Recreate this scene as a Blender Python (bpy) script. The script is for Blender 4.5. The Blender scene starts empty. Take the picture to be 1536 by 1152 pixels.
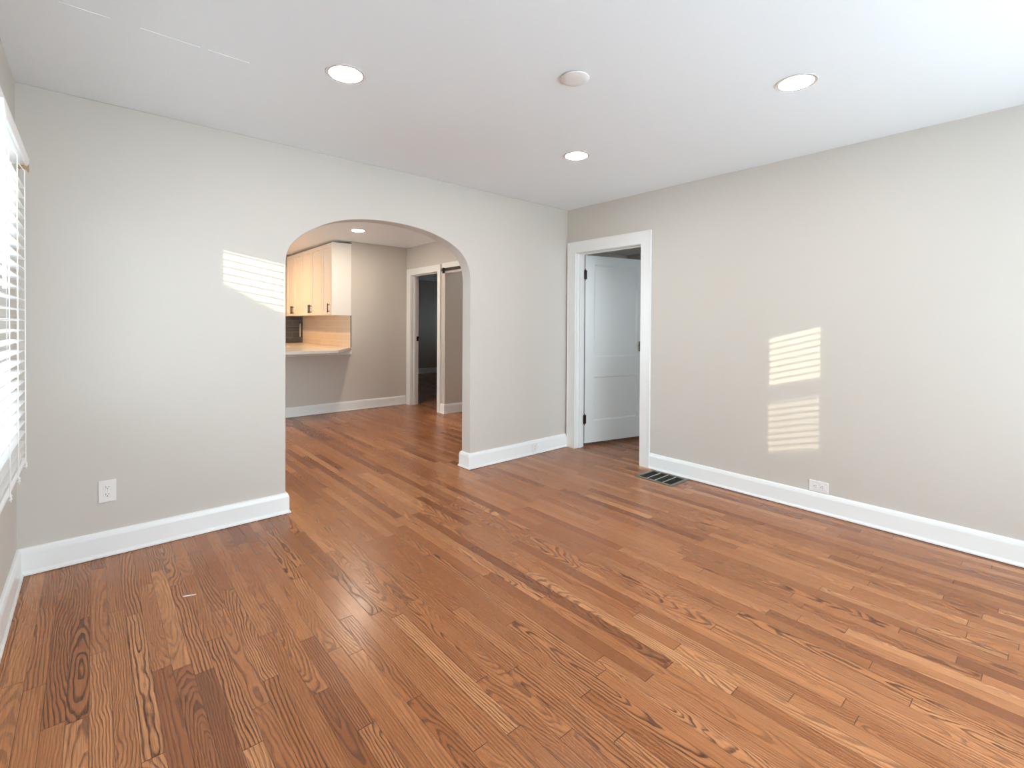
import bpy, bmesh, math, random
from mathutils import Vector, Matrix

random.seed(7)
SC = bpy.context.scene
COL = SC.collection

# ------------------------------------------------------------------ camera
def set_camera():
    px, py, pz = -3.70466, -3.39612, 1.26737
    yaw, pitch, roll = 0.715088, -0.009706, 0.005647
    focal_px, principal_y = 722.868, 492.566
    f = Vector((math.sin(yaw) * math.cos(pitch), math.cos(yaw) * math.cos(pitch), math.sin(pitch)))
    r = Vector((math.cos(yaw), -math.sin(yaw), 0))
    u = r.cross(f)
    r2 = math.cos(roll) * r + math.sin(roll) * u
    u2 = -math.sin(roll) * r + math.cos(roll) * u
    cam = bpy.data.cameras.new('camera')
    o = bpy.data.objects.new('camera', cam)
    COL.objects.link(o)
    m = Matrix((r2, u2, -f)).transposed().to_4x4()
    m.translation = (px, py, pz)
    o.matrix_world = m
    cam.sensor_fit = 'HORIZONTAL'
    cam.sensor_width = 36
    cam.lens = focal_px / 1536 * 36
    cam.shift_y = (principal_y - 576) / 1536
    cam.clip_start = 0.02
    SC.camera = o
set_camera()

# ------------------------------------------------------------------ light and exposure
SC.view_settings.view_transform = 'Standard'
SC.view_settings.look = 'None'
SC.view_settings.gamma = 1
SC.view_settings.use_curve_mapping = False
SC.view_settings.exposure = 0.52
SC.cycles.diffuse_bounces = 10
SC.cycles.max_bounces = 16
SC.cycles.transparent_max_bounces = 16
SC.cycles.sample_clamp_indirect = 8

SKY_STRENGTH = 5.9
SUN_STRENGTH = 4.8
LAMP_LIVING = 90.0
LAMP_DINING = 250.0
LAMP_KITCHEN = 520.0

world = bpy.data.worlds.new('sky')
SC.world = world
world.use_nodes = True
bg = world.node_tree.nodes['Background']
bg.inputs[0].default_value = (0.752, 0.908, 1.0, 1)
bg.inputs[1].default_value = SKY_STRENGTH

SUN_DIR = Vector((1.0, 0.62, -0.172)).normalized()
sun = bpy.data.lights.new('sun', 'SUN')
sun.energy = SUN_STRENGTH
sun.color = (1.0, 0.90, 0.62)
sun.angle = math.radians(0.27)
so = bpy.data.objects.new('sun', sun)
COL.objects.link(so)
so.location = (-12, -9, 6)
so.rotation_euler = SUN_DIR.to_track_quat('-Z', 'Y').to_euler()

def portal(name, loc, normal, sx, sy):
    l = bpy.data.lights.new(name, 'AREA')
    l.shape = 'RECTANGLE'
    l.size, l.size_y = sx, sy
    l.cycles.is_portal = True
    o = bpy.data.objects.new(name, l)
    COL.objects.link(o)
    o.location = loc
    o.rotation_euler = Vector(normal).to_track_quat('-Z', 'Z').to_euler()

# ------------------------------------------------------------------ materials
class NT:
    def __init__(self, name):
        self.m = bpy.data.materials.new(name)
        self.m.use_nodes = True
        self.t = self.m.node_tree
        self.b = self.t.nodes['Principled BSDF']
    def n(self, typ, **kw):
        x = self.t.nodes.new(typ)
        for k, v in kw.items():
            setattr(x, k, v)
        return x
    def put(self, sock, v):
        if isinstance(v, bpy.types.NodeSocket):
            self.t.links.new(v, sock)
        elif v is not None:
            sock.default_value = v
    def math(self, op, a, b=None, c=None, clamp=False):
        x = self.n('ShaderNodeMath', operation=op, use_clamp=clamp)
        for i, v in enumerate((a, b, c)):
            if v is not None:
                self.put(x.inputs[i], v)
        return x.outputs[0]
    def mix(self, fac, a, b, blend='MIX'):
        x = self.n('ShaderNodeMix', data_type='RGBA', blend_type=blend)
        self.put(x.inputs[0], fac)
        self.put(x.inputs[6], a)
        self.put(x.inputs[7], b)
        return x.outputs[2]
    def comb(self, x, y, z):
        c = self.n('ShaderNodeCombineXYZ')
        for i, v in enumerate((x, y, z)):
            self.put(c.inputs[i], v)
        return c.outputs[0]
    def noise(self, vec, scale, detail=2, rough=0.5):
        x = self.n('ShaderNodeTexNoise')
        self.put(x.inputs['Vector'], vec)
        x.inputs['Scale'].default_value = scale
        x.inputs['Detail'].default_value = detail
        x.inputs['Roughness'].default_value = rough
        return x.outputs[0]
    def smooth(self, v, lo, hi, to0=0.0, to1=1.0):
        x = self.n('ShaderNodeMapRange', interpolation_type='SMOOTHSTEP')
        self.put(x.inputs[0], v)
        x.inputs[1].default_value, x.inputs[2].default_value = lo, hi
        x.inputs[3].default_value, x.inputs[4].default_value = to0, to1
        return x.outputs[0]
    def bump(self, h, strength, dist):
        x = self.n('ShaderNodeBump')
        x.inputs['Strength'].default_value = strength
        x.inputs['Distance'].default_value = dist
        self.put(x.inputs['Height'], h)
        self.t.links.new(x.outputs[0], self.b.inputs['Normal'])
    def coord(self):
        return self.n('ShaderNodeTexCoord').outputs['Object']

def rgb(r, g, b):
    f = lambda c: ((c / 255 + 0.055) / 1.055) ** 2.4 if c > 10 else c / 255 / 12.92
    return (f(r), f(g), f(b), 1)

def paint(name, col, rough, var=0.03, scale=90, bump=0.03, metal=0.0):
    n = NT(name)
    c = n.coord()
    k = n.noise(c, 1.3, 3)
    dark = tuple(x * (1 - var) for x in col[:3]) + (1,)
    n.put(n.b.inputs['Base Color'], n.mix(k, dark, col))
    n.b.inputs['Roughness'].default_value = rough
    n.b.inputs['Metallic'].default_value = metal
    if bump:
        n.bump(n.noise(c, scale, 3), bump, 0.01)
    return n.m

M_WALL = paint('greige_wall_paint', rgb(206, 200, 192), 0.55, 0.02, 140, 0.02)
M_CEIL = paint('white_ceiling_paint', rgb(240, 247, 252), 0.7, 0.02, 40, 0.03)
M_TRIM = paint('white_trim_enamel', rgb(236, 237, 236), 0.28, 0.015, 30, 0.015)
M_RING = paint('satin_grey_ring', rgb(212, 209, 207), 0.4, 0.01, 30, 0.0)
M_DOOR = paint('white_door_enamel', rgb(226, 230, 229), 0.33, 0.02, 25, 0.015)
M_CAB = paint('white_cabinet_lacquer', rgb(236, 232, 226), 0.3, 0.01, 60, 0.0)
M_PLATE = paint('white_plastic', rgb(236, 234, 232), 0.25, 0.01, 60, 0.0)
M_SLAT = paint('white_slat', rgb(240, 240, 240), 0.35, 0.01, 60, 0.0)
M_CORD = paint('white_cord', rgb(244, 243, 240), 0.7, 0.02, 400, 0.0)
M_BLACK = paint('black_metal', rgb(16, 15, 14), 0.45, 0.2, 60, 0.0, 0.0)
M_BRONZE = paint('dark_bronze_hinge', rgb(52, 34, 28), 0.35, 0.3, 200, 0.0, 0.5)
M_SLOT = paint('dark_slot', rgb(26, 25, 24), 0.6, 0.1, 60, 0.0)
M_VENT = paint('brown_vent_metal', rgb(126, 120, 108), 0.35, 0.2, 120, 0.05, 0.7)
M_VENTBAR = paint('pale_vent_bar', rgb(196, 192, 180), 0.35, 0.2, 120, 0.05, 0.5)
M_VENTDARK = paint('vent_duct', rgb(14, 15, 15), 0.8, 0.2, 60, 0.0)
M_STONE = paint('pale_stone_counter', rgb(226, 219, 208), 0.18, 0.12, 60, 0.0)
M_TAN = paint('raw_wood_end', rgb(176, 142, 104), 0.6, 0.15, 60, 0.0)
M_STEEL = paint('knob_metal', rgb(110, 106, 98), 0.35, 0.1, 60, 0.0, 0.9)
M_PAPER = paint('white_paper', rgb(245, 243, 240), 0.8, 0.02, 60, 0.0)
M_SIDING = paint('pale_siding', rgb(212, 212, 208), 0.7, 0.1, 20, 0.0)  # kept pale so the added outdoor walls bounce more sky light
M_SHINGLE = paint('dark_shingle', rgb(80, 78, 78), 0.9, 0.3, 20, 0.0)
M_GROUND = paint('white_bounce_ground', rgb(240, 243, 246), 0.95, 0.04, 4, 0.0)  # unseen ground whitened to bounce daylight up to the ceiling
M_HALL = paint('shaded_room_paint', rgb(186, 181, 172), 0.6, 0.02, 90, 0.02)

def glass():
    n = NT('window_glass')
    n.t.nodes.remove(n.b)
    out = n.t.nodes['Material Output']
    lw = n.n('ShaderNodeLayerWeight'); lw.inputs[0].default_value = 0.5
    fr = n.math('MULTIPLY_ADD', n.math('POWER', lw.outputs['Facing'], 5.0), 0.9, 0.03)
    tr = n.n('ShaderNodeBsdfTransparent')
    gl = n.n('ShaderNodeBsdfGlossy'); gl.inputs['Roughness'].default_value = 0.02
    mx = n.n('ShaderNodeMixShader')
    n.t.links.new(fr, mx.inputs[0])
    n.t.links.new(tr.outputs[0], mx.inputs[1])
    n.t.links.new(gl.outputs[0], mx.inputs[2])
    n.t.links.new(mx.outputs[0], out.inputs[0])
    return n.m
M_GLASS = glass()
def screen():
    n = NT('sun_dimming_screen')  # see-through dark sheet that weakens the sun, not a real mesh
    n.t.nodes.remove(n.b)
    tr = n.n('ShaderNodeBsdfTransparent'); di = n.n('ShaderNodeBsdfDiffuse'); di.inputs[0].default_value = rgb(70, 70, 72)
    mx = n.n('ShaderNodeMixShader'); mx.inputs[0].default_value = 0.27
    n.t.links.new(tr.outputs[0], mx.inputs[1]); n.t.links.new(di.outputs[0], mx.inputs[2])
    n.t.links.new(mx.outputs[0], n.t.nodes['Material Output'].inputs[0])
    return n.m
M_SCREEN = screen()

def lamp_mat(name, col, s):
    n = NT(name)
    n.put(n.b.inputs['Base Color'], col)
    n.put(n.b.inputs['Emission Color'], col)
    n.b.inputs['Emission Strength'].default_value = s
    return n.m
M_LENS = lamp_mat('lit_lens_neutral', (1.0, 0.95, 0.89, 1), LAMP_LIVING)
M_LENSH = lamp_mat('added_lens_hall', (0.93, 0.96, 1.0, 1), 60.0)  # lens of the unseen lamp added in the hall
M_LENSD = lamp_mat('lit_lens_dining', (1.0, 0.86, 0.70, 1), LAMP_DINING)
M_LENSW = lamp_mat('lit_lens_warm', (1.0, 0.58, 0.26, 1), LAMP_KITCHEN)

def oak_floor():
    n = NT('oak_strip_floor')
    sep = n.n('ShaderNodeSeparateXYZ')
    n.put(sep.inputs[0], n.coord())
    x, y = sep.outputs[0], sep.outputs[1]
    W = 0.0572
    X = n.math('DIVIDE', x, W)
    ci = n.math('FLOOR', X)
    fx = n.math('FRACT', X)
    wn = n.n('ShaderNodeTexWhiteNoise', noise_dimensions='1D')
    n.put(wn.inputs['W'], ci)
    s1 = n.n('ShaderNodeSeparateColor'); n.put(s1.inputs[0], wn.outputs['Color'])
    ln = n.math('MULTIPLY_ADD', s1.outputs[0], 0.75, 0.55)
    off = n.math('MULTIPLY_ADD', s1.outputs[1], 5.0, 20.0)
    Y = n.math('DIVIDE', n.math('ADD', y, off), ln)
    rj = n.math('FLOOR', Y)
    fy = n.math('FRACT', Y)
    def rand(seed):
        w = n.n('ShaderNodeTexWhiteNoise', noise_dimensions='3D')
        n.put(w.inputs['Vector'], n.comb(ci, rj, seed))
        s = n.n('ShaderNodeSeparateColor'); n.put(s.inputs[0], w.outputs['Color'])
        return s.outputs
    A, B = rand(3.0), rand(11.0)
    a = n.math('MULTIPLY', n.math('SUBTRACT', fx, 0.5), W)
    v = n.math('MULTIPLY', n.math('SUBTRACT', fy, 0.5), ln)
    idz = n.math('MULTIPLY', A[2], 40.0)
    # wandering of the growth rings
    w1 = n.math('SUBTRACT', n.noise(n.comb(n.math('MULTIPLY', a, 14), n.math('MULTIPLY', y, 4.0), idz), 1.0, 2), 0.5)
    w2 = n.math('SUBTRACT', n.noise(n.comb(n.math('MULTIPLY', a, 55), n.math('MULTIPLY', y, 13.0), n.math('ADD', idz, 9.0)), 1.0, 2), 0.5)
    u0 = n.math('MULTIPLY', n.math('SUBTRACT', B[0], 0.5), 0.12)
    taper = n.math('MULTIPLY', n.math('SUBTRACT', B[1], 0.5), 0.28)
    d = n.math('ADD', n.math('MULTIPLY', taper, v), n.math('MULTIPLY_ADD', B[2], 0.02, 0.004))
    d = n.math('ADD', d, n.math('MULTIPLY', w1, 0.045))
    au = n.math('ADD', n.math('SUBTRACT', a, u0), n.math('MULTIPLY', w1, 0.018))
    r = n.math('SQRT', n.math('ADD', n.math('MULTIPLY', au, au), n.math('MULTIPLY', d, d)))
    r = n.math('ADD', r, n.math('MULTIPLY', w2, 0.0075))
    per = n.math('MULTIPLY_ADD', A[1], 0.0060, 0.0062)
    ring = n.math('FRACT', n.math('DIVIDE', r, per))
    late = n.math('MULTIPLY', n.smooth(ring, 0.34, 0.74), n.smooth(ring, 0.82, 1.0, 1.0, 0.0))
    # open pores stretched along the board, strongest in the ring bands
    pores = n.noise(n.comb(n.math('MULTIPLY', x, 520), n.math('MULTIPLY', y, 16), idz), 1.0, 2, 0.6)
    porem = n.smooth(pores, 0.42, 0.66)
    amount = n.math('MULTIPLY_ADD', A[2], 0.60, 0.42)
    line = n.math('MULTIPLY', n.math('MULTIPLY', late, amount), n.math('MULTIPLY_ADD', porem, 0.35, 0.72), clamp=True)
    ramp = n.n('ShaderNodeValToRGB')
    e = ramp.color_ramp.elements
    e[0].position, e[0].color = 0.0, rgb(138, 82, 48)
    e[1].position, e[1].color = 1.0, rgb(232, 166, 114)
    for p, c in ((0.16, rgb(176, 110, 66)), (0.5, rgb(198, 130, 82)), (0.86, rgb(212, 144, 95))):
        q = e.new(p); q.color = c
    n.put(ramp.inputs[0], A[0])
    tone = n.noise(n.comb(n.math('MULTIPLY', x, 6), n.math('MULTIPLY', y, 1.2), idz), 1.0, 3)
    base = n.mix(n.smooth(tone, 0.25, 0.75, 0.0, 0.45), ramp.outputs[0], rgb(172, 106, 64))
    fine = n.smooth(n.noise(n.comb(n.math('MULTIPLY', x, 620), n.math('MULTIPLY', y, 9), idz), 1.0, 3), 0.38, 0.68, 0.0, 0.42)
    base = n.mix(fine, base, rgb(122, 76, 48))
    col = n.mix(line, base, rgb(74, 43, 26))
    gx = n.math('MINIMUM', fx, n.math('SUBTRACT', 1.0, fx))
    gy = n.math('MULTIPLY', n.math('MINIMUM', fy, n.math('SUBTRACT', 1.0, fy)), ln)
    gap = n.math('MAXIMUM', n.smooth(gx, 0.004, 0.022, 1.0, 0.0), n.smooth(gy, 0.0006, 0.0022, 1.0, 0.0))
    col = n.mix(n.math('MULTIPLY', gap, 0.8), col, rgb(66, 40, 26))
    col = n.mix(1.0, col, (0.885, 0.87, 0.86, 1), 'MULTIPLY')
    n.put(n.b.inputs['Base Color'], col)
    ro = n.math('MULTIPLY_ADD', line, 0.12, n.math('MULTIPLY_ADD', n.noise(n.comb(x, y, 0.0), 2.2, 3), 0.08, 0.20))
    n.put(n.b.inputs['Roughness'], ro)
    n.b.inputs['Specular IOR Level'].default_value = 0.38
    n.bump(n.math('ADD', n.math('MULTIPLY', gap, -1.0), n.math('MULTIPLY', line, -0.25)), 0.25, 0.001)
    return n.m
M_FLOOR = oak_floor()

def tile_mat(name, c1, c2, grout, rough, axis):
    n = NT(name)
    sep = n.n('ShaderNodeSeparateXYZ'); n.put(sep.inputs[0], n.coord())
    br = n.n('ShaderNodeTexBrick')
    n.put(br.inputs['Vector'], n.comb(sep.outputs[axis], sep.outputs[2], 0.0))
    br.inputs['Color1'].default_value, br.inputs['Color2'].default_value, br.inputs['Mortar'].default_value = c1, c2, grout
    br.inputs['Scale'].default_value = 1.0
    br.inputs['Mortar Size'].default_value = 0.0022
    br.inputs['Brick Width'].default_value = 0.305
    br.inputs['Row Height'].default_value = 0.1
    n.put(n.b.inputs['Base Color'], br.outputs[0])
    n.b.inputs['Roughness'].default_value = rough
    n.bump(n.math('MULTIPLY', br.outputs['Fac'], -1.0), 0.6, 0.002)
    return n.m
M_TILE = tile_mat('cream_subway_tile', rgb(228, 214, 196), rgb(222, 208, 190), rgb(240, 232, 220), 0.12, 1)
M_TILED = tile_mat('charcoal_subway_tile', rgb(78, 80, 84), rgb(66, 69, 74), rgb(112, 112, 112), 0.15, 0)

# ------------------------------------------------------------------ mesh helpers
def box(bm, x0, x1, y0, y1, z0, z1, mi=0):
    vs = [bm.verts.new((x, y, z)) for x in (x0, x1) for y in (y0, y1) for z in (z0, z1)]
    for q in ((0, 1, 3, 2), (4, 6, 7, 5), (0, 4, 5, 1), (2, 3, 7, 6), (0, 2, 6, 4), (1, 5, 7, 3)):
        f = bm.faces.new([vs[i] for i in q]); f.material_index = mi
    return vs

def prism(bm, pts, a0, a1, axis):
    """polygon pts (2D) pushed from a0 to a1 along an axis: 'x' -> pts are (y,z), 'y' -> (x,z), 'z' -> (x,y)"""
    def P(p, a):
        return {'x': (a, p[0], p[1]), 'y': (p[0], a, p[1]), 'z': (p[0], p[1], a)}[axis]
    A = [bm.verts.new(P(p, a0)) for p in pts]
    B = [bm.verts.new(P(p, a1)) for p in pts]
    bm.faces.new(A); bm.faces.new(B[::-1])
    k = len(pts)
    for i in range(k):
        bm.faces.new((A[i], B[i], B[(i + 1) % k], A[(i + 1) % k]))

def lathe(bm, prof, c, seg=48, axis='z'):
    rings = []
    for r, h in prof:
        ring = []
        if r < 1e-6:
            p = (c[0], c[1], c[2] + h) if axis == 'z' else ((c[0] + h, c[1], c[2]) if axis == 'x' else (c[0], c[1] + h, c[2]))
            ring = [bm.verts.new(p)]
        else:
            for i in range(seg):
                t = 2 * math.pi * i / seg
                u, w = r * math.cos(t), r * math.sin(t)
                p = (c[0] + u, c[1] + w, c[2] + h) if axis == 'z' else ((c[0] + h, c[1] + u, c[2] + w) if axis == 'x' else (c[0] + u, c[1] + h, c[2] + w))
                ring.append(bm.verts.new(p))
        rings.append(ring)
    for a, b in zip(rings, rings[1:]):
        for i in range(seg):
            j = (i + 1) % seg
            if len(a) == 1 and len(b) > 1: bm.faces.new((a[0], b[i], b[j]))
            elif len(b) == 1 and len(a) > 1: bm.faces.new((a[i], b[0], a[j]))
            elif len(a) > 1: bm.faces.new((a[i], b[i], b[j], a[j]))

def tube(bm, pts, r, seg=8):
    pts = [Vector(p) for p in pts]
    rings = []
    for i, p in enumerate(pts):
        t = (pts[min(i + 1, len(pts) - 1)] - pts[max(i - 1, 0)]).normalized()
        ref = Vector((0, 0, 1)) if abs(t.z) < 0.9 else Vector((1, 0, 0))
        s = t.cross(ref).normalized(); w = s.cross(t)
        rings.append([bm.verts.new(p + r * (math.cos(2 * math.pi * k / seg) * s + math.sin(2 * math.pi * k / seg) * w)) for k in range(seg)])
    for a, b in zip(rings, rings[1:]):
        for k in range(seg):
            bm.faces.new((a[k], a[(k + 1) % seg], b[(k + 1) % seg], b[k]))
    bm.faces.new(rings[0][::-1]); bm.faces.new(rings[-1])

def sweep(bm, path, prof, side):
    """profile (out, z) carried along a 2D polyline with mitred corners; side=+1 puts 'out' on the left of the path"""
    P = [Vector(p) for p in path]
    rings = []
    for i, p in enumerate(P):
        ns = []
        for a, b in ((i - 1, i), (i, i + 1)):
            if a >= 0 and b < len(P):
                t = (P[b] - P[a]).normalized(); ns.append(Vector((-t.y, t.x)) * side)
        nn = ns[0] if len(ns) == 1 else (ns[0] + ns[1]) / (1 + ns[0].dot(ns[1]))
        rings.append([bm.verts.new((p.x + nn.x * o, p.y + nn.y * o, z)) for o, z in prof])
    k = len(prof)
    for a, b in zip(rings, rings[1:]):
        for i in range(k):
            bm.faces.new((a[i], a[(i + 1) % k], b[(i + 1) % k], b[i]))
    bm.faces.new(rings[0]); bm.faces.new(rings[-1][::-1])

def link(name, bm, mats, parent=None, bevel=0.0, smooth=False, origin=None):
    bmesh.ops.recalc_face_normals(bm, faces=bm.faces[:])
    me = bpy.data.meshes.new(name)
    if origin is not None:
        bmesh.ops.translate(bm, verts=bm.verts[:], vec=-Vector(origin))
    bm.to_mesh(me); bm.free()
    for m in (mats if isinstance(mats, (list, tuple)) else [mats]):
        me.materials.append(m)
    o = bpy.data.objects.new(name, me)
    COL.objects.link(o)
    if origin is not None: o.location = origin
    if parent: o.parent = parent
    if smooth:
        for p in me.polygons: p.use_smooth = True
        me.set_sharp_from_angle(angle=math.radians(40))
    if bevel:
        b = o.modifiers.new('edge', 'BEVEL'); b.width = bevel; b.segments = 2; b.limit_method = 'ANGLE'
    return o

def structure(name, bm, mats, **kw):
    o = link(name, bm, mats, **kw)
    if 'parent' not in kw: o['kind'] = 'structure'
    return o

def thing(name, label, cat, loc=(0, 0, 0), group=None):
    o = bpy.data.objects.new(name, None)
    COL.objects.link(o)
    o.location = loc
    o.empty_display_size = 0.1
    o['label'] = label; o['category'] = cat
    if group: o['group'] = group
    return o

def copy_tree(o, parent=None):
    c = o.copy(); COL.objects.link(c)
    if parent: c.parent = parent
    for ch in list(o.children): copy_tree(ch, c)
    return c

NB = bmesh.new

# ------------------------------------------------------------------ room measures
H = 2.44
XL = -3.9942         # window wall
XR = 0.0             # wall with the panelled door
YB = -4.30           # wall behind the camera
WT = 0.119           # thickness of the arch wall
YD = 3.39            # far wall of the next room
AL, AR = -2.742, -1.235

# floor, ceiling
bm = NB(); box(bm, -4.2, 3.6, -4.5, 7.5, -0.05, 0.0); structure('floor', bm, M_FLOOR)
bm = NB(); box(bm, -4.2, 0.12, -4.5, 5.75, H, H + 0.1)
box(bm, 0.12, 2.0, 1.16, 2.42, H, H + 0.1)
structure('ceiling', bm, M_CEIL)
bm = NB()
for a, b in ((-3.80, -3.655), (-3.56, -3.36), (-3.33, -3.17)):
    prism(bm, [(-0.9575, H - 0.0012), (-0.9545, H - 0.0016), (-0.9515, H - 0.0012), (-0.9515, H + .002), (-0.9575, H + .002)], a, b, 'x')
structure('trim_ceiling_seam', bm, M_CEIL)
bm = NB(); box(bm, 0.12, 2.6, -3.2, 1.16, 2.33, 2.45); structure('ceiling_bedroom', bm, M_CEIL)
bm = NB(); box(bm, 0.12, 3.6, 2.40, 7.4, 2.35, 2.5); structure('ceiling_dark_room', bm, M_CEIL)

# arch wall
def arch_outline():
    pts = [(AL, 0.0), (AL, 1.56), (AL, 1.645), (-2.739, 1.705), (-2.720, 1.768), (-2.674, 1.826), (-2.612, 1.879), (-2.526, 1.931),
           (-2.437, 1.972), (-2.343, 2.001), (-2.247, 2.020), (-2.147, 2.033), (-2.043, 2.039), (-1.934, 2.039), (-1.822, 2.032),
           (-1.705, 2.016), (-1.583, 1.989), (-1.456, 1.944), (-1.352, 1.883), (-1.290, 1.818), (-1.250, 1.740), (-1.236, 1.660), (AR, 1.58), (AR, 0.0)]
    s, mid, e = pts[:2], pts[2:-2], pts[-2:]
    full = [pts[1]] + mid + [pts[-2]]
    out = []
    for i in range(len(full) - 1):                      # Catmull-Rom so that the curve is round
        p0, p1 = full[max(i - 1, 0)], full[i]
        p2, p3 = full[i + 1], full[min(i + 2, len(full) - 1)]
        for k in range(4):
            t = k / 4
            out.append(tuple(0.5 * (2 * b + (c - a) * t + (2 * a - 5 * b + 4 * c - d) * t * t + (-a + 3 * b - 3 * c + d) * t ** 3)
                             for a, b, c, d in zip(p0, p1, p2, p3)))
    return [pts[0]] + out + [pts[-2], pts[-1]]
bm = NB()
prism(bm, [(XL - .12, 0), (XL - .12, H)] + [(XR + .12, H), (XR + .12, 0)] + arch_outline()[::-1], 0.0, WT, 'y')
structure('wall_arch', bm, M_WALL, smooth=True, bevel=0.004)

# wall with the panelled door (door opening next to the corner)
DY0, DY1, DH = -0.892, -0.128, 1.982
bm = NB()
prism(bm, [(YB - .12, 0), (DY0 - .018, 0), (DY0 - .018, DH + .018), (DY1 + .018, DH + .018), (DY1 + .018, 0), (0.0, 0), (0.0, H), (YB - .12, H)], 0.0, 0.12, 'x')
structure('wall_right', bm, M_WALL)
# next room: its right wall carries on, with an opening for the sliding-door track and a door to a dark room
bm = NB()
prism(bm, [(WT, 0), (1.30, 0), (1.30, 1.976), (2.30, 1.976), (2.30, 0), (2.462, 0), (2.462, 2.018), (3.258, 2.018), (3.258, 0), (7.4, 0), (7.4, H + .1), (WT, H + .1)], 0.0, 0.12, 'x')
structure('wall_dining_right', bm, M_WALL)
bm = NB(); box(bm, 0.12, 3.6, 2.30, 2.40, 0, H + .06); structure('wall_hall_far', bm, M_WALL)
bm = NB(); box(bm, 0.12, 2.6, 1.06, 1.30, 0, H + .06); structure('wall_hall_near', bm, M_WALL)
bm = NB(); box(bm, 1.9, 2.0, 1.30, 2.30, 0, H); structure('wall_hall_end', bm, M_WALL)
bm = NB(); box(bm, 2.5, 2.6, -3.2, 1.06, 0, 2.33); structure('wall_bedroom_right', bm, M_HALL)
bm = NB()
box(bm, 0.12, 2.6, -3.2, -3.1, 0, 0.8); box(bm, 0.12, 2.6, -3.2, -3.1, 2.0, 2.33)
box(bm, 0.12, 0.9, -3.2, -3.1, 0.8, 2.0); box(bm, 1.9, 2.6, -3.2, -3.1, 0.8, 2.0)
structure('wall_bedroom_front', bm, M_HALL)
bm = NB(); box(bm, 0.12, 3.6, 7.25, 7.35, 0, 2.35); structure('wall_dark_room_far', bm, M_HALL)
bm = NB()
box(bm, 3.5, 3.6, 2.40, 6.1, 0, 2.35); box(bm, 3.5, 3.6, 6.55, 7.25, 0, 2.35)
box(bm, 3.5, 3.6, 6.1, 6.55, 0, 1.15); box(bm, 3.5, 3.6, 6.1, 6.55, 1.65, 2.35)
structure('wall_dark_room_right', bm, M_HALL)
# far wall of the next room, the half wall under the counter, the kitchen behind it
KX = -0.89
bm = NB(); box(bm, KX, XR, YD, YD + .12, 0, H); structure('wall_dining_far', bm, M_WALL)
bm = NB(); box(bm, XL, KX, YD, YD + .12, 0, 0.8728); structure('wall_half_height', bm, M_WALL)
bm = NB(); box(bm, KX, KX + .1, YD + .12, 5.62, 0, H); structure('wall_kitchen_right', bm, M_WALL)
bm = NB(); box(bm, XL, KX, 5.52, 5.62, 0, H); structure('wall_kitchen_far', bm, M_WALL)
# window wall
WY0, WY1, WZ0, WZ1 = -1.70, -0.30, 0.80, 1.93
bm = NB()
box(bm, XL - .12, XL, YB - .12, WY0, 0, H); box(bm, XL - .12, XL, WY1, 0.0, 0, H)
box(bm, XL - .12, XL, WY0, WY1, 0, WZ0); box(bm, XL - .12, XL, WY0, WY1, WZ1, H)
bmesh.ops.remove_doubles(bm, verts=bm.verts[:], dist=1e-5)
structure('wall_left', bm, M_WALL)
bm = NB()
box(bm, XL - .12, XL, WT, 0.6, 0, H); box(bm, XL - .12, XL, 2.7, 5.62, 0, H)
box(bm, XL - .12, XL, 0.6, 2.7, 0, 0.5); box(bm, XL - .12, XL, 0.6, 2.7, 2.1, H)
structure('wall_dining_left', bm, M_WALL)
# wall behind the camera with two windows
FX = [(-3.965, -3.20, 0.90, 1.93), (-2.97, -0.25, 0.35, 2.30)]
bm = NB()
xs = [XL, FX[0][0], FX[0][1], FX[1][0], FX[1][1], XR]
for i in (0, 2, 4): box(bm, xs[i], xs[i + 1], YB - .12, YB, 0, H)
for a, b, c, d in FX:
    box(bm, a, b, YB - .12, YB, 0, c); box(bm, a, b, YB - .12, YB, d, H)
structure('wall_front', bm, M_WALL)

# ------------------------------------------------------------------ windows
def sash_window(name, axis, plane, a0, a1, z0, z1, g0, g1, zg0, zr0, zr1, zg1):
    """frame in the opening a0..a1 with glass g0..g1, meeting rail zr0..zr1"""
    t = 0.03
    def bx(bm, u0, u1, za, zb, th=t):
        if axis == 'x': box(bm, plane - th / 2, plane + th / 2, u0, u1, za, zb)
        else: box(bm, u0, u1, plane - th / 2, plane + th / 2, za, zb)
    bm = NB()
    bx(bm, a0, g0, z0, z1); bx(bm, g1, a1, z0, z1); bx(bm, g0, g1, z0, zg0); bx(bm, g0, g1, zg1, z1); bx(bm, g0, g1, zr0, zr1)
    w = structure(name, bm, M_TRIM)
    for za, zb in ((zg0, zr0), (zr1, zg1)):
        bm = NB(); bx(bm, g0, g1, za, zb, 0.004); link('pane', bm, M_GLASS, w)
    return w
sash_window('window_1', 'x', XL - .045, WY0, WY1, WZ0, WZ1, -1.50, -0.572, 0.85, 1.33, 1.375, 1.873)
portal('portal_left', (XL - .11, -1.1, 1.36), (1, 0, 0), 1.4, 1.13)
sash_window('window_2', 'y', YB - .08, FX[0][0], FX[0][1], FX[0][2], FX[0][3], -3.888, -3.325, 0.992, 1.375, 1.476, 1.850)
bm = NB(); box(bm, -3.955, -3.21, YB - .118, YB - .116, 0.91, 1.92); link('sun_dimming_screen', bm, M_SCREEN, bpy.data.objects['window_2'])  # full-height sheet added to dim the sun patch on the right wall
bm = NB(); box(bm, -3.90, -3.31, YB - .114, YB - .112, 0.97, 1.40); link('sun_dimming_screen', bm, M_SCREEN, bpy.data.objects['window_2'])  # second added sheet, dims the lower part of that patch further
portal('portal_front', (-3.58, YB - .11, 1.415), (0, 1, 0), 0.76, 1.03)
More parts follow.
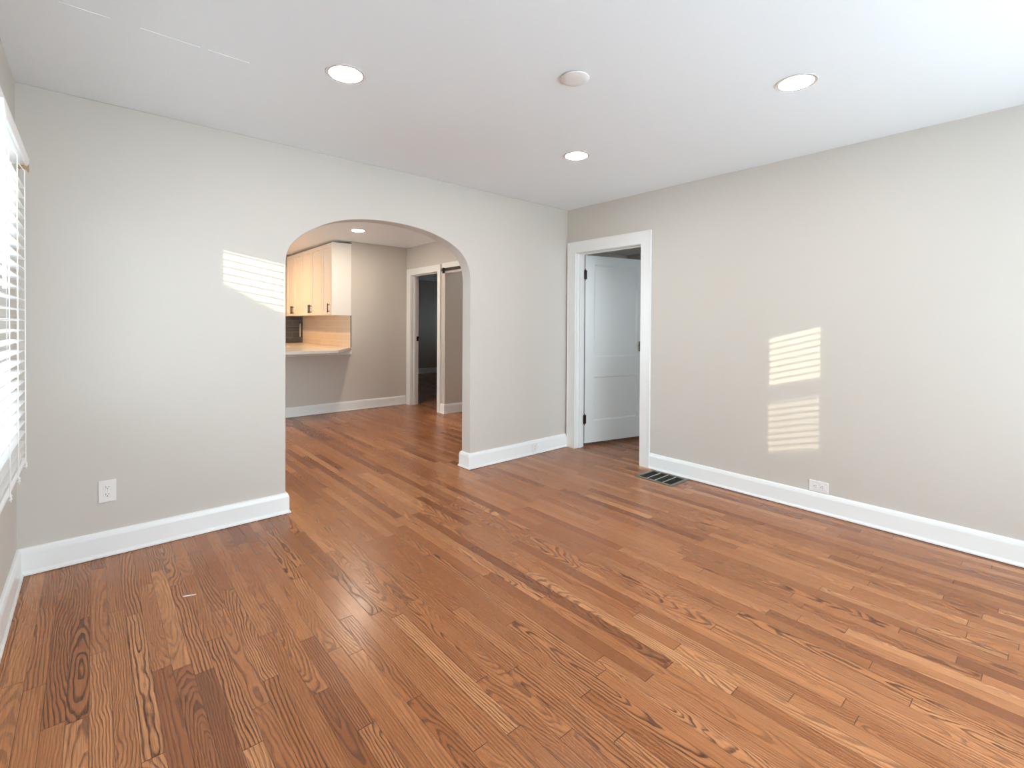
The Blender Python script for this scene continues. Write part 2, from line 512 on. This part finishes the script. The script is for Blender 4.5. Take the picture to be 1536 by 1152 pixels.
sash_window('window_3', 'y', YB - .08, FX[1][0], FX[1][1], FX[1][2], FX[1][3], -2.91, -0.31, 0.41, 1.355, 1.40, 2.24)  # unseen window, enlarged for even light from behind the camera
portal('portal_front_wide', (-1.61, YB - .11, 1.325), (0, 1, 0), 2.72, 1.95)
sash_window('window_bedroom_added', 'y', -3.15, 0.9, 1.9, 0.8, 2.0, 0.96, 1.84, 0.86, 1.38, 1.42, 1.94)  # unseen window, added to light the panelled door leaf
portal('portal_bedroom', (1.4, -3.19, 1.4), (0, 1, 0), 1.0, 1.2)

sash_window('window_dining_added', 'x', XL - .06, 0.6, 2.7, 0.5, 2.1, 0.66, 2.64, 0.56, 1.38, 1.42, 2.04)  # unseen window, added to bring neutral daylight into the next room
portal('portal_dining', (XL - .11, 1.65, 1.3), (1, 0, 0), 2.1, 1.6)
sash_window('window_dark_room_added', 'x', 3.55, 6.1, 6.55, 1.15, 1.65, 6.14, 6.51, 1.19, 1.38, 1.42, 1.61)  # unseen window, added to lift the dark room out of black
portal('portal_dark_room', (3.59, 6.325, 1.4), (-1, 0, 0), 0.45, 0.5)

# ------------------------------------------------------------------ baseboards
BASE = [(0, .003), (.027, .003), (.0275, .008), (.0255, .014), (.0205, .019), (.0185, .026), (.0185, .106), (.0175, .1115), (.0120, .127), (.009, .1335), (.006, .1355), (0, .1355)]
def base(name, path, side):
    bm = NB(); sweep(bm, path, BASE, side); structure(name, bm, M_TRIM, smooth=True)
base('baseboard_left', [(XL, YB), (XL, 0), (AL, 0), (AL, WT), (XL, WT)], -1)
base('baseboard_arch', [(XR, WT), (AR, WT), (AR, 0), (XR - .02, 0)], -1)
base('baseboard_right', [(XR, DY0 - .106), (XR, YB)], -1)
base('baseboard_dining', [(XL, YD), (XR - .02, YD)], -1)
base('baseboard_pier', [(XR, 2.394), (XR, 2.30), (1.9, 2.30)], -1)
base('baseboard_dark_room', [(0.12, 7.25), (3.5, 7.25)], -1)
base('baseboard_bedroom', [(0.12, 1.06), (2.5, 1.06), (2.5, -3.1)], -1)

# ------------------------------------------------------------------ door casings and jambs
def casing(name, y0, y1, zh, oy0, oy1, ztop, stop_at=0.052):
    """flat casing on x=0 with a thin raised back band; jamb lining and stop inside"""
    bm = NB()
    def band(p, q, x0, x1, inset0, inset1):
        a = [(oy0 + inset0, p), (oy0 + inset0, ztop - inset0), (oy1 - inset0, ztop - inset0), (oy1 - inset0, p)]
        b = [(oy0 + inset1, p), (oy0 + inset1, ztop - inset1), (oy1 - inset1, ztop - inset1), (oy1 - inset1, p)]
        prism(bm, a + b[::-1], x0, x1, 'x')
    # flat boards: legs and head
    prism(bm, [(oy0, 0), (oy0, ztop), (oy1, ztop), (oy1, 0), (y1 + .005, 0), (y1 + .005, zh + .004), (y0 - .005, zh + .004), (y0 - .005, 0)], -0.018, 0.0, 'x')
    band(0, 0, -0.0225, -0.016, 0.0, 0.009)
    c = structure(name, bm, M_TRIM, bevel=0.0015)
    bm = NB()
    prism(bm, [(y0 - .018, 0), (y0 - .018, zh + .018), (y1 + .018, zh + .018), (y1 + .018, 0), (y1, 0), (y1, zh), (y0, zh), (y0, 0)], 0.0, 0.121, 'x')
    link('jamb', bm, M_TRIM, c, bevel=0.001)
    bm = NB()
    prism(bm, [(y0, 0), (y0, zh), (y1, zh), (y1, 0), (y1 - .011, 0), (y1 - .011, zh - .011), (y0 + .011, zh - .011), (y0 + .011, 0)], 0.042, stop_at + .028, 'x')
    link('door_stop', bm, M_TRIM, c, bevel=0.001)
    return c
casing('trim_1', DY0, DY1, DH, -0.998, -0.0185, 2.099)
c2 = casing('trim_2', 2.480, 3.235, 2.0, 2.395, 3.357, 2.10)
bm = NB(); box(bm, 0.088, 0.119, 3.230, 3.236, 0.99, 1.062); box(bm, 0.119, 0.128, 3.226, 3.236, 1.035, 1.058); link('strike_plate', bm, M_BLACK, c2)

# ------------------------------------------------------------------ panelled door standing ajar into the bedroom
def panel_door():
    root = Vector((0.131, DY1 - .006, 0.0))
    ang = math.atan2(-0.2389, 0.9711)
    w, z0, z1, th = 0.752, 0.034, 1.978, 0.035
    fr = [(0.113, 0.257, 0.697, 0.715), (0.113, 0.923, 0.697, 1.889)]
    bm = NB()
    us = [0.0, 0.113, 0.697, w]; zs = [z0, 0.257, 0.715, 0.923, 1.889, z1]
    # local: u along the leaf, v = thickness (v=0 faces the camera, grows away)
    def V(u, v, z): return (u, v, z)
    for sgn, vface in ((0, 0.0), (1, th)):
        for i in range(3):
            for j in range(5):
                if i == 1 and j in (1, 3):
                    u0, u1, a, b = us[1], us[2], zs[j], zs[j + 1]
                    s = 1 if sgn == 0 else -1
                    loops = []
                    for ins, dep in ((0, 0), (0.004, 0.004), (0.011, 0.005), (0.014, 0.010)):
                        vv = vface + s * dep
                        loops.append([bm.verts.new(V(*p)) for p in ((u0 + ins, vv, a + ins), (u1 - ins, vv, a + ins), (u1 - ins, vv, b - ins), (u0 + ins, vv, b - ins))])
                    for p, q in zip(loops, loops[1:]):
                        for k in range(4): bm.faces.new((p[k], p[(k + 1) % 4], q[(k + 1) % 4], q[k]))
                    bm.faces.new(loops[-1])
                else:
                    bm.faces.new([bm.verts.new(V(*p)) for p in ((us[i], vface, zs[j]), (us[i + 1], vface, zs[j]), (us[i + 1], vface, zs[j + 1]), (us[i], vface, zs[j + 1]))])
    for u in (0.0, w):
        bm.faces.new([bm.verts.new(p) for p in ((u, 0, z0), (u, th, z0), (u, th, z1), (u, 0, z1))])
    for z in (z0, z1):
        bm.faces.new([bm.verts.new(p) for p in ((0, 0, z), (w, 0, z), (w, th, z), (0, th, z))])
    bmesh.ops.remove_doubles(bm, verts=bm.verts[:], dist=1e-5)
    d = structure('door_1', bm, M_DOOR)
    d.location = root
    d.rotation_euler = (0, 0, ang)
    for zc in (1.777, 0.282):
        bm = NB()
        lathe(bm, [(0, -.047), (.0065, -.047), (.0065, .047), (0, .047)], (-0.006, -0.006, zc), 16)
        lathe(bm, [(0, .047), (.0045, .049), (.0055, .053), (.004, .058), (0, .060)], (-0.006, -0.006, zc), 12)
        lathe(bm, [(0, -.060), (.004, -.058), (.0055, -.053), (.0045, -.049), (0, -.047)], (-0.006, -0.006, zc), 12)
        box(bm, -0.006, 0.016, -0.004, -0.0005, zc - .045, zc + .045)
        box(bm, -0.022, -0.006, -0.008, -0.004, zc - .045, zc + .045)
        link('hinge', bm, M_BRONZE, d, smooth=True)
    bm = NB(); box(bm, 0.716, 0.742, -0.003, 0.0, 0.97, 1.08)
    link('knob_plate', bm, M_STEEL, d, bevel=0.001)
    bm = NB(); lathe(bm, [(0.009, -.004), (0.009, -.030), (.020, -.034), (.026, -.046), (.022, -.058), (0, -.062)], (0.728, 0, 1.03), 20, 'y')
    link('knob', bm, M_STEEL, d, smooth=True)
    return d
panel_door()

# ------------------------------------------------------------------ ceiling fixtures
def recessed_light(x, y, label, lens):
    t = thing('recessed_ceiling_light', label, 'ceiling light', (x, y, H), 'round recessed ceiling lights')
    bm = NB(); lathe(bm, [(.0915, 0.0), (.0915, -.0015), (.0885, -.0042), (.0870, -.0042), (.0855, -.0030), (.0770, -.0030), (.0745, -.0030)], (0, 0, 0), 64)
    link('trim_ring', bm, M_RING, t, smooth=True)
    bm = NB(); lathe(bm, [(.0745, -.0030), (.04, -.0030), (0, -.0030)], (0, 0, 0), 48)
    link('lens', bm, lens, t, smooth=True)
    return t
recessed_light(-2.804, -1.153, 'lit round recessed ceiling light left of the flat cover plate', M_LENS)
recessed_light(-1.163, -1.143, 'lit round recessed ceiling light nearest the corner with the white panelled door', M_LENS)
recessed_light(-1.140, -2.526, 'lit round recessed ceiling light near the long blank right wall, right of the cover plate', M_LENS)
recessed_light(-1.167, 2.519, 'lit round recessed ceiling light seen through the arch in the next room', M_LENSD)
recessed_light(-2.3, 4.6, 'lit round recessed ceiling light over the kitchen counter, hidden by the arch wall', M_LENSW)
recessed_light(0.95, 1.75, 'unseen round ceiling light added to brighten the small hall behind the sliding-door track', M_LENSH)  # added lamp, out of view, brightens the hall wall

t = thing('ceiling_cover_plate', 'plain round white cover plate on the ceiling, unlit, between the recessed lights', 'cover plate', (-1.975, -1.850, H))
bm = NB(); lathe(bm, [(.067, -.003), (.0685, -.006), (.068, -.010), (.060, -.0145), (.046, -.0165), (.042, -.0172), (.02, -.0176), (0, -.0178)], (0, 0, 0), 64)
link('cover', bm, M_PLATE, t, smooth=True)
bm = NB(); lathe(bm, [(.060, 0), (.060, -.0035), (.0, -.0035)], (0, 0, 0), 48)
link('gap_shade_disc', bm, M_SLOT, t, smooth=True)  # dark disc imitates the shade in the gap above the cover

# ------------------------------------------------------------------ outlets
def outlet(name, loc, rot, label, w=0.075, h=0.118, small=False):
    """built facing -y, standing upright, centre at loc"""
    t = thing(name, label, 'electrical outlet', loc)
    t.rotation_euler = rot
    bm = NB(); box(bm, -w / 2, w / 2, -.006, 0, -h / 2, h / 2)
    link('cover_plate', bm, M_PLATE, t, bevel=0.003)
    k = 0.75 if small else 1.0
    for s in (1, -1):
        zc = s * 0.0195 * k
        bm = NB()
        pts = []
        for i in range(28):
            a = 2 * math.pi * i / 28
            pts.append((0.0172 * k * math.cos(a), max(-.0135 * k, min(.0135 * k, 0.0172 * k * math.sin(a))) + zc))
        prism(bm, pts, -.0075, -.005, 'y')
        r = link('receptacle', bm, M_PLATE, t, bevel=0.0006)
        bm = NB()
        box(bm, -.0075 * k, -.0052 * k, -.0082, -.0070, zc + .000, zc + .0085 * k)
        box(bm, .0052 * k, .0075 * k, -.0082, -.0070, zc + .001, zc + .0075 * k)
        lathe(bm, [(0, 0), (.0027 * k, 0), (.0027 * k, .0012), (0, .0012)], (0, -.0082, zc - .006 * k), 12, 'y')
        link('slots', bm, M_SLOT, r)
    bm = NB(); lathe(bm, [(0, -.0082), (.0018, -.0078), (.0026, -.006)], (0, 0, 0), 12, 'y'); link('screw', bm, M_PLATE, t, smooth=True)
    return t
outlet('wall_outlet', (-3.650, 0, 0.350), (0, 0, 0), 'upright white double outlet on the beige wall left of the arch')
outlet('wall_outlet', (0, -2.307, 0.1765), (0, math.radians(90), math.radians(-90)), 'sideways white double outlet just above the baseboard of the right wall')
outlet('baseboard_outlet', (-0.472, -0.0185, 0.068), (0, 0, 0), 'small white outlet set in the baseboard between the arch and the corner door', 0.062, 0.078, True)

# ------------------------------------------------------------------ floor register
def floor_vent():
    x0, x1, y0, y1 = -0.298, -0.030, -1.388, -1.043
    t = thing('floor_vent', 'dark metal floor vent grille lying against the baseboard right of the panelled door', 'floor vent', ((x0 + x1) / 2, (y0 + y1) / 2, 0))
    cx, cy = (x1 - x0) / 2, (y1 - y0) / 2
    f = 0.030
    bm = NB()
    o = [(-cx, -cy), (cx, -cy), (cx, cy), (-cx, cy)]
    lv = []
    for ins, z in ((0, 0.0), (0.0, .002), (.004, .0065), (f - .004, .0065), (f, .003), (f, .0005)):
        lv.append([bm.verts.new((math.copysign(abs(a) - ins, a), math.copysign(abs(b) - ins, b), z)) for a, b in o])
    for p, q in zip(lv, lv[1:]):
        for k in range(4): bm.faces.new((p[k], p[(k + 1) % 4], q[(k + 1) % 4], q[k]))
    link('frame', bm, M_VENT, t)
    bm = NB(); box(bm, -cx + f, cx - f, -cy + f, cy - f, 0.0003, 0.0009); link('duct_opening', bm, M_VENTDARK, t)
    n = 3
    for i in range(n):
        yy = -cy + f + (2 * cy - 2 * f) * (i + 1) / (n + 1)
        bm = NB(); box(bm, -cx + f, cx - f, yy - .0035, yy + .0035, .001, .0062); link('cross_bar', bm, M_VENTBAR, t, bevel=0.001)
    m = 9
    for i in range(m):
        xx = -cx + f + (2 * cx - 2 * f) * (i + .5) / m
        bm = NB()
        prism(bm, [(xx - .0065, .001), (xx - .004, .001), (xx + .002, .0050), (xx - .0005, .0050)], -cy + f, cy - f, 'y')
        link('louver', bm, M_SLOT, t)
    bm = NB(); box(bm, -.055, .02, -cy + f + .028, -cy + f + .034, .004, .0085); box(bm, -.012, .004, -cy + f + .024, -cy + f + .038, .006, .011)
    link('damper_lever', bm, M_SLOT, t, bevel=0.001)
floor_vent()

bm = NB(); box(bm, -0.026, 0.026, -0.004, 0.004, 0, 0.0012)
p = link('paper_scrap', bm, M_PAPER); p.location = (-3.372, -0.745, 0.0); p.rotation_euler = (0, 0, -0.35)
p['label'] = 'tiny white paper sliver on the floorboards in front of the left wall outlet'; p['category'] = 'scrap'

# ------------------------------------------------------------------ blinds
def blind(label, axis, wall, off, a0, a1, ztop, zbot, ladders, wand_at=None, detail=True, tilt=-3.0):
    """2-inch slat blind. local frame: u runs along the wall, v out from the wall into the room"""
    t = thing('window_blind', label, 'window blind', (wall, (a0 + a1) / 2, zbot) if axis == 'x' else ((a0 + a1) / 2, wall, zbot))
    mid = (a0 + a1) / 2
    half = (a1 - a0) / 2
    if axis == 'y':
        t.rotation_euler = (0, 0, 0)       # u = +x, v = +y
    else:
        t.rotation_euler = (0, 0, math.radians(-90))   # u = -y, v = +x
    sg = 1 if axis == 'y' else -1
    L = [sg * (a - mid) for a in ladders]
    zt = ztop - zbot
    # slats
    pitch = 0.0438
    n = int((zt - 0.075 - 0.045) / pitch)
    bm = NB()
    prof = []
    for k in range(7):
        s = -0.025 + 0.05 * k / 6
        prof.append((s, 0.0016 * (1 - (s / .025) ** 2) + .0016))
    for k in range(6, -1, -1):
        s = -0.025 + 0.05 * k / 6
        prof.append((s, 0.0016 * (1 - (s / .025) ** 2) - .0016))
    ca, sa = math.cos(math.radians(tilt)), math.sin(math.radians(tilt))
    prism(bm, [(s * ca - z * sa, s * sa + z * ca) for s, z in prof], -half, half, 'x')
    s0 = link('slat', bm, M_SLAT, t, smooth=True)
    zs = [0.052 + pitch * k for k in range(n)]
    s0.location = (0, off, zs[0])
    for z in zs[1:]:
        c = s0.copy(); COL.objects.link(c); c.parent = t; c.location = (0, off, z)
    # bottom rail
    bm = NB(); prism(bm, [(off - .026, .004), (off - .022, 0), (off + .022, 0), (off + .026, .004), (off + .026, .016), (off + .020, .022), (off - .020, .022), (off - .026, .016)], -half, half, 'x')
    br = link('bottom_rail', bm, M_SLAT, t, smooth=True)
    # head rail behind the valance, wood bracket, valance
    bm = NB(); box(bm, -half + .01, half - .01, off - .026, off + .024, zt - .046, zt - .002); link('head_rail', bm, M_SLAT, t, bevel=.002)
    bm = NB()
    prism(bm, [(off + .0255, zt - .047), (off + .034, zt - .046), (off + .038, zt - .040), (off + .040, zt - .014), (off + .036, zt - .004), (off + .030, zt), (off + .0255, zt)], -half - .004, half + .004, 'x')
    link('valance', bm, M_SLAT, t, smooth=True)
    e = -half if axis == 'x' else half
    bm = NB()
    prism(bm, [(off + .002, zt - .040), (off + .0385, zt - .036), (off + .0400, zt - .062), (off + .036, zt - .074), (off + .029, zt - .060), (off + .018, zt - .056), (off + .008, zt - .062), (off + .002, zt - .056)], e - .010, e + .001, 'x')
    link('valance_end', bm, M_TAN, t)
    for u in L:
        bm = NB()
        for v in (off + .0275, off - .0275):
            tube(bm, [(u, v, .018), (u, v, zt * .5), (u, v, zt - .075), (u, v * .35 + off * .65, zt - .046)], .0017, 6)
        for z in zs:
            tube(bm, [(u, off - .0275, z - .0032 + .0275 * -sa), (u, off + .0275, z - .0032 + .0275 * sa)], .0007, 4)
        link('ladder_cord', bm, M_CORD, t)
        if detail:
            bm = NB()
            pts = []
            for k in range(22):
                a = 2 * math.pi * k / 21
                pts.append((u + .014 + .012 * math.cos(a + math.pi), off + .0285 + .004 * math.sin(2 * a), -.004 - .007 * math.sin(a) * (1 + .3 * math.cos(a))))
            tube(bm, pts, .0014, 6)
            tube(bm, [(u, off + .027, .018), (u + .001, off + .029, .004), (u + .004, off + .029, -.010), (u + .003, off + .030, -.022)], .0014, 6)
            lathe(bm, [(0, .004), (.0035, .003), (.0045, 0), (.0035, -.003), (0, -.004)], (u + .001, off + .029, .001), 10)
            link('cord_knot', bm, M_CORD, t, smooth=True)
    if wand_at is not None:
        u = sg * (wand_at - mid)
        bm = NB(); tube(bm, [(u, off + .044, zt - .05), (u, off + .048, zt - .10), (u, off + .048, zt - .62)], .005, 8)
        link('tilt_wand', bm, M_CORD, t, smooth=True)
    return t
blind('white slatted window blind hanging open at the left edge of the picture', 'x', XL, .0400, -1.78, -0.430, 1.985, 0.652,
      [-0.455, -0.722, -0.970, -1.36, -1.70], wand_at=-1.30, tilt=-5.0)
blind('white slatted blind on the window behind the camera', 'y', YB, .034, -3.975, -3.17, 1.935, 0.88, [-3.90, -3.53, -3.25], detail=False, tilt=-5)

# ------------------------------------------------------------------ kitchen: counter, tiles, cabinets
CT = 0.912
t = thing('kitchen_countertop', 'pale stone breakfast-bar countertop on the half wall, seen through the arch', 'countertop', (-1.6, 3.3, 0.873))
def loc(bm): bmesh.ops.translate(bm, verts=bm.verts[:], vec=-Vector(t.location)); return bm
bm = NB()
prism(bm, [(-3.4, 2.82), (-1.297, 2.82), (-0.893, 3.387), (-0.893, 5.508), (-1.53, 5.508), (-1.53, 4.02), (-3.4, 4.02)], CT - .039, CT, 'z')
link('slab', loc(bm), M_STONE, t, bevel=.003)
bm = NB(); box(bm, -3.4, KX, YD - .020, YD, 0.812, 0.8725); structure('trim_5', bm, M_TRIM, bevel=.002)

bm = NB(); box(bm, KX - .008, KX, YD + .004, 5.52, CT + .001, 1.374); o = structure('wall_backsplash', bm, M_TILE)
bm = NB(); box(bm, KX - .010, KX, YD - .001, YD + .004, CT + .001, 1.374); link('edge_trim', bm, M_BLACK, o)
bm = NB(); box(bm, -2.6, KX - .008, 5.512, 5.52, CT + .001, 1.374); o = structure('wall_backsplash_dark', bm, M_TILED)
bm = NB(); box(bm, -0.948, -0.938, 5.500, 5.512, 1.015, 1.245); link('pale_strip', bm, M_PLATE, o)  # narrow white strip on the dark tile

def cabinet(y0, y1, splits, handles, label, end_panel=False):
    z0, z1 = 1.376, 2.405
    xf = -1.150
    t = thing('wall_cabinet', label, 'kitchen cabinet', ((xf + KX) / 2, (y0 + y1) / 2, z0), 'white shaker cabinets over the kitchen counter')
    off = -Vector(t.location)
    def L(bm): bmesh.ops.translate(bm, verts=bm.verts[:], vec=off); return bm
    bm = NB(); box(bm, xf, KX - .001, y0, y1, z0, z1); link('body', L(bm), M_CAB, t)
    if end_panel:
        bm = NB(); box(bm, xf - .022, KX - .001, y0 - .018, y0, z0 - .004, z1); link('end_panel', L(bm), M_CAB, t, bevel=.001)
    for a, b, hy in splits:
        a += .003; b -= .003
        z0d, z1d = z0 + .003, z1 - .006
        s = .056
        bm = NB()
        loops = []
        for ins, x in ((0, xf), (0, xf - .019), (.002, xf - .0205), (s, xf - .0205), (s + .002, xf - .006)):
            loops.append([bm.verts.new((x, yy, zz)) for yy, zz in ((a + ins, z0d + ins), (b - ins, z0d + ins), (b - ins, z1d - ins), (a + ins, z1d - ins))])
        for p, q in zip(loops, loops[1:]):
            for k in range(4): bm.faces.new((p[k], p[(k + 1) % 4], q[(k + 1) % 4], q[k]))
        bm.faces.new(loops[-1])
        d = link('door', L(bm), M_CAB, t)
        bm = NB()
        tube(bm, [(xf - .050, hy, 1.412), (xf - .050, hy, 1.540)], .0075, 10)
        for z in (1.430, 1.522): tube(bm, [(xf - .019, hy, z), (xf - .050, hy, z)], .006, 8)
        link('handle', L(bm), M_BLACK, d, smooth=True)
    return t
cabinet(3.412, 3.800, [(3.428, 3.800, 3.480)], None, 'narrow single-door white wall cabinet with blank end panel facing the arch', True)
cabinet(3.802, 4.722, [(3.802, 4.262, 4.235), (4.262, 4.722, 4.295)], None, 'double-door white wall cabinet behind the narrow end cabinet')
cabinet(4.724, 5.500, [(4.724, 5.130, 5.100), (5.130, 5.500, 5.165)], None, 'double-door white wall cabinet deepest in the kitchen, half hidden by the arch edge')

# ------------------------------------------------------------------ sliding-door track over the hall opening
bm = NB(); box(bm, -0.020, 0.0, 1.0, 2.345, 1.977, 2.108); structure('trim_3', bm, M_TRIM, bevel=.002)
bm = NB(); box(bm, -0.003, 0.123, 1.298, 2.302, 1.968, 1.9775); structure('trim_4', bm, M_TRIM)
t = thing('sliding_door_track', 'black metal sliding-door track on the white header past the arch', 'door track', (-0.02, 1.6, 2.0))
def loc2(bm): bmesh.ops.translate(bm, verts=bm.verts[:], vec=-Vector(t.location)); return bm
bm = NB(); box(bm, -.046, -.040, 0.9, 2.325, 1.990, 2.030); link('rail', loc2(bm), M_BLACK, t, bevel=.001)
bm = NB(); box(bm, -.056, -.030, 2.262, 2.288, 1.962, 2.036); link('end_stop', loc2(bm), M_BLACK, t, bevel=.002)
for yy in (2.305, 1.85, 1.4, 0.98):
    bm = NB(); lathe(bm, [(0, -.052), (.010, -.051), (.012, -.046), (.012, -.040), (.009, -.040), (.009, -.020)], (0, yy, 2.010), 14, 'x')
    link('standoff_bolt', loc2(bm), M_BLACK, t, smooth=True)

# ------------------------------------------------------------------ outside
bm = NB(); box(bm, XL - 1.05, XL - .12, -4.6, 6.0, 2.26, 2.40); structure('sky_blocking_eave', bm, M_SIDING)  # unseen overhang added to cut the sky light on the blind slats
bm = NB(); box(bm, -3.15, -3.03, -6.25, YB - .12, -0.6, 2.9); structure('wall_sun_block', bm, M_SIDING)  # unseen wall added to stop sun entering the wide front window
bm = NB(); box(bm, -60, 40, -40, 60, -0.7, -0.6); structure('ground', bm, M_GROUND)
t = thing('sun_blocking_house', 'unseen grey gabled house added outside the left window to shape the sun patch', 'house', (-11, -1.5, -0.6))  # out of view, added so its roofline cuts the sun patch
ry, rz, sl = -1.2, 2.528 + 0.6 * (3.65 - 1.2), 0.6
bm = NB(); prism(bm, [(-6.0, -.6), (3.6, -.6), (3.6, rz - sl * 4.8 - .05), (ry, rz - .05), (-6.0, rz - sl * 4.8 - .05)], -15, -9.0, 'x')
bmesh.ops.translate(bm, verts=bm.verts[:], vec=-Vector(t.location)); link('house_wall', bm, M_SIDING, t)
for s in (1, -1):
    bm = NB()
    prism(bm, [(ry, rz), (ry + s * 5.0, rz - sl * 5.0), (ry + s * 5.0, rz - sl * 5.0 + .12), (ry, rz + .12)] if s > 0 else
          [(ry, rz), (ry, rz - .12), (ry - 5.0, rz - sl * 5.0 - .12), (ry - 5.0, rz - sl * 5.0)], -15.2, -9.0, 'x')
    bmesh.ops.translate(bm, verts=bm.verts[:], vec=-Vector(t.location)); link('roof_slope', bm, M_SHINGLE, t)
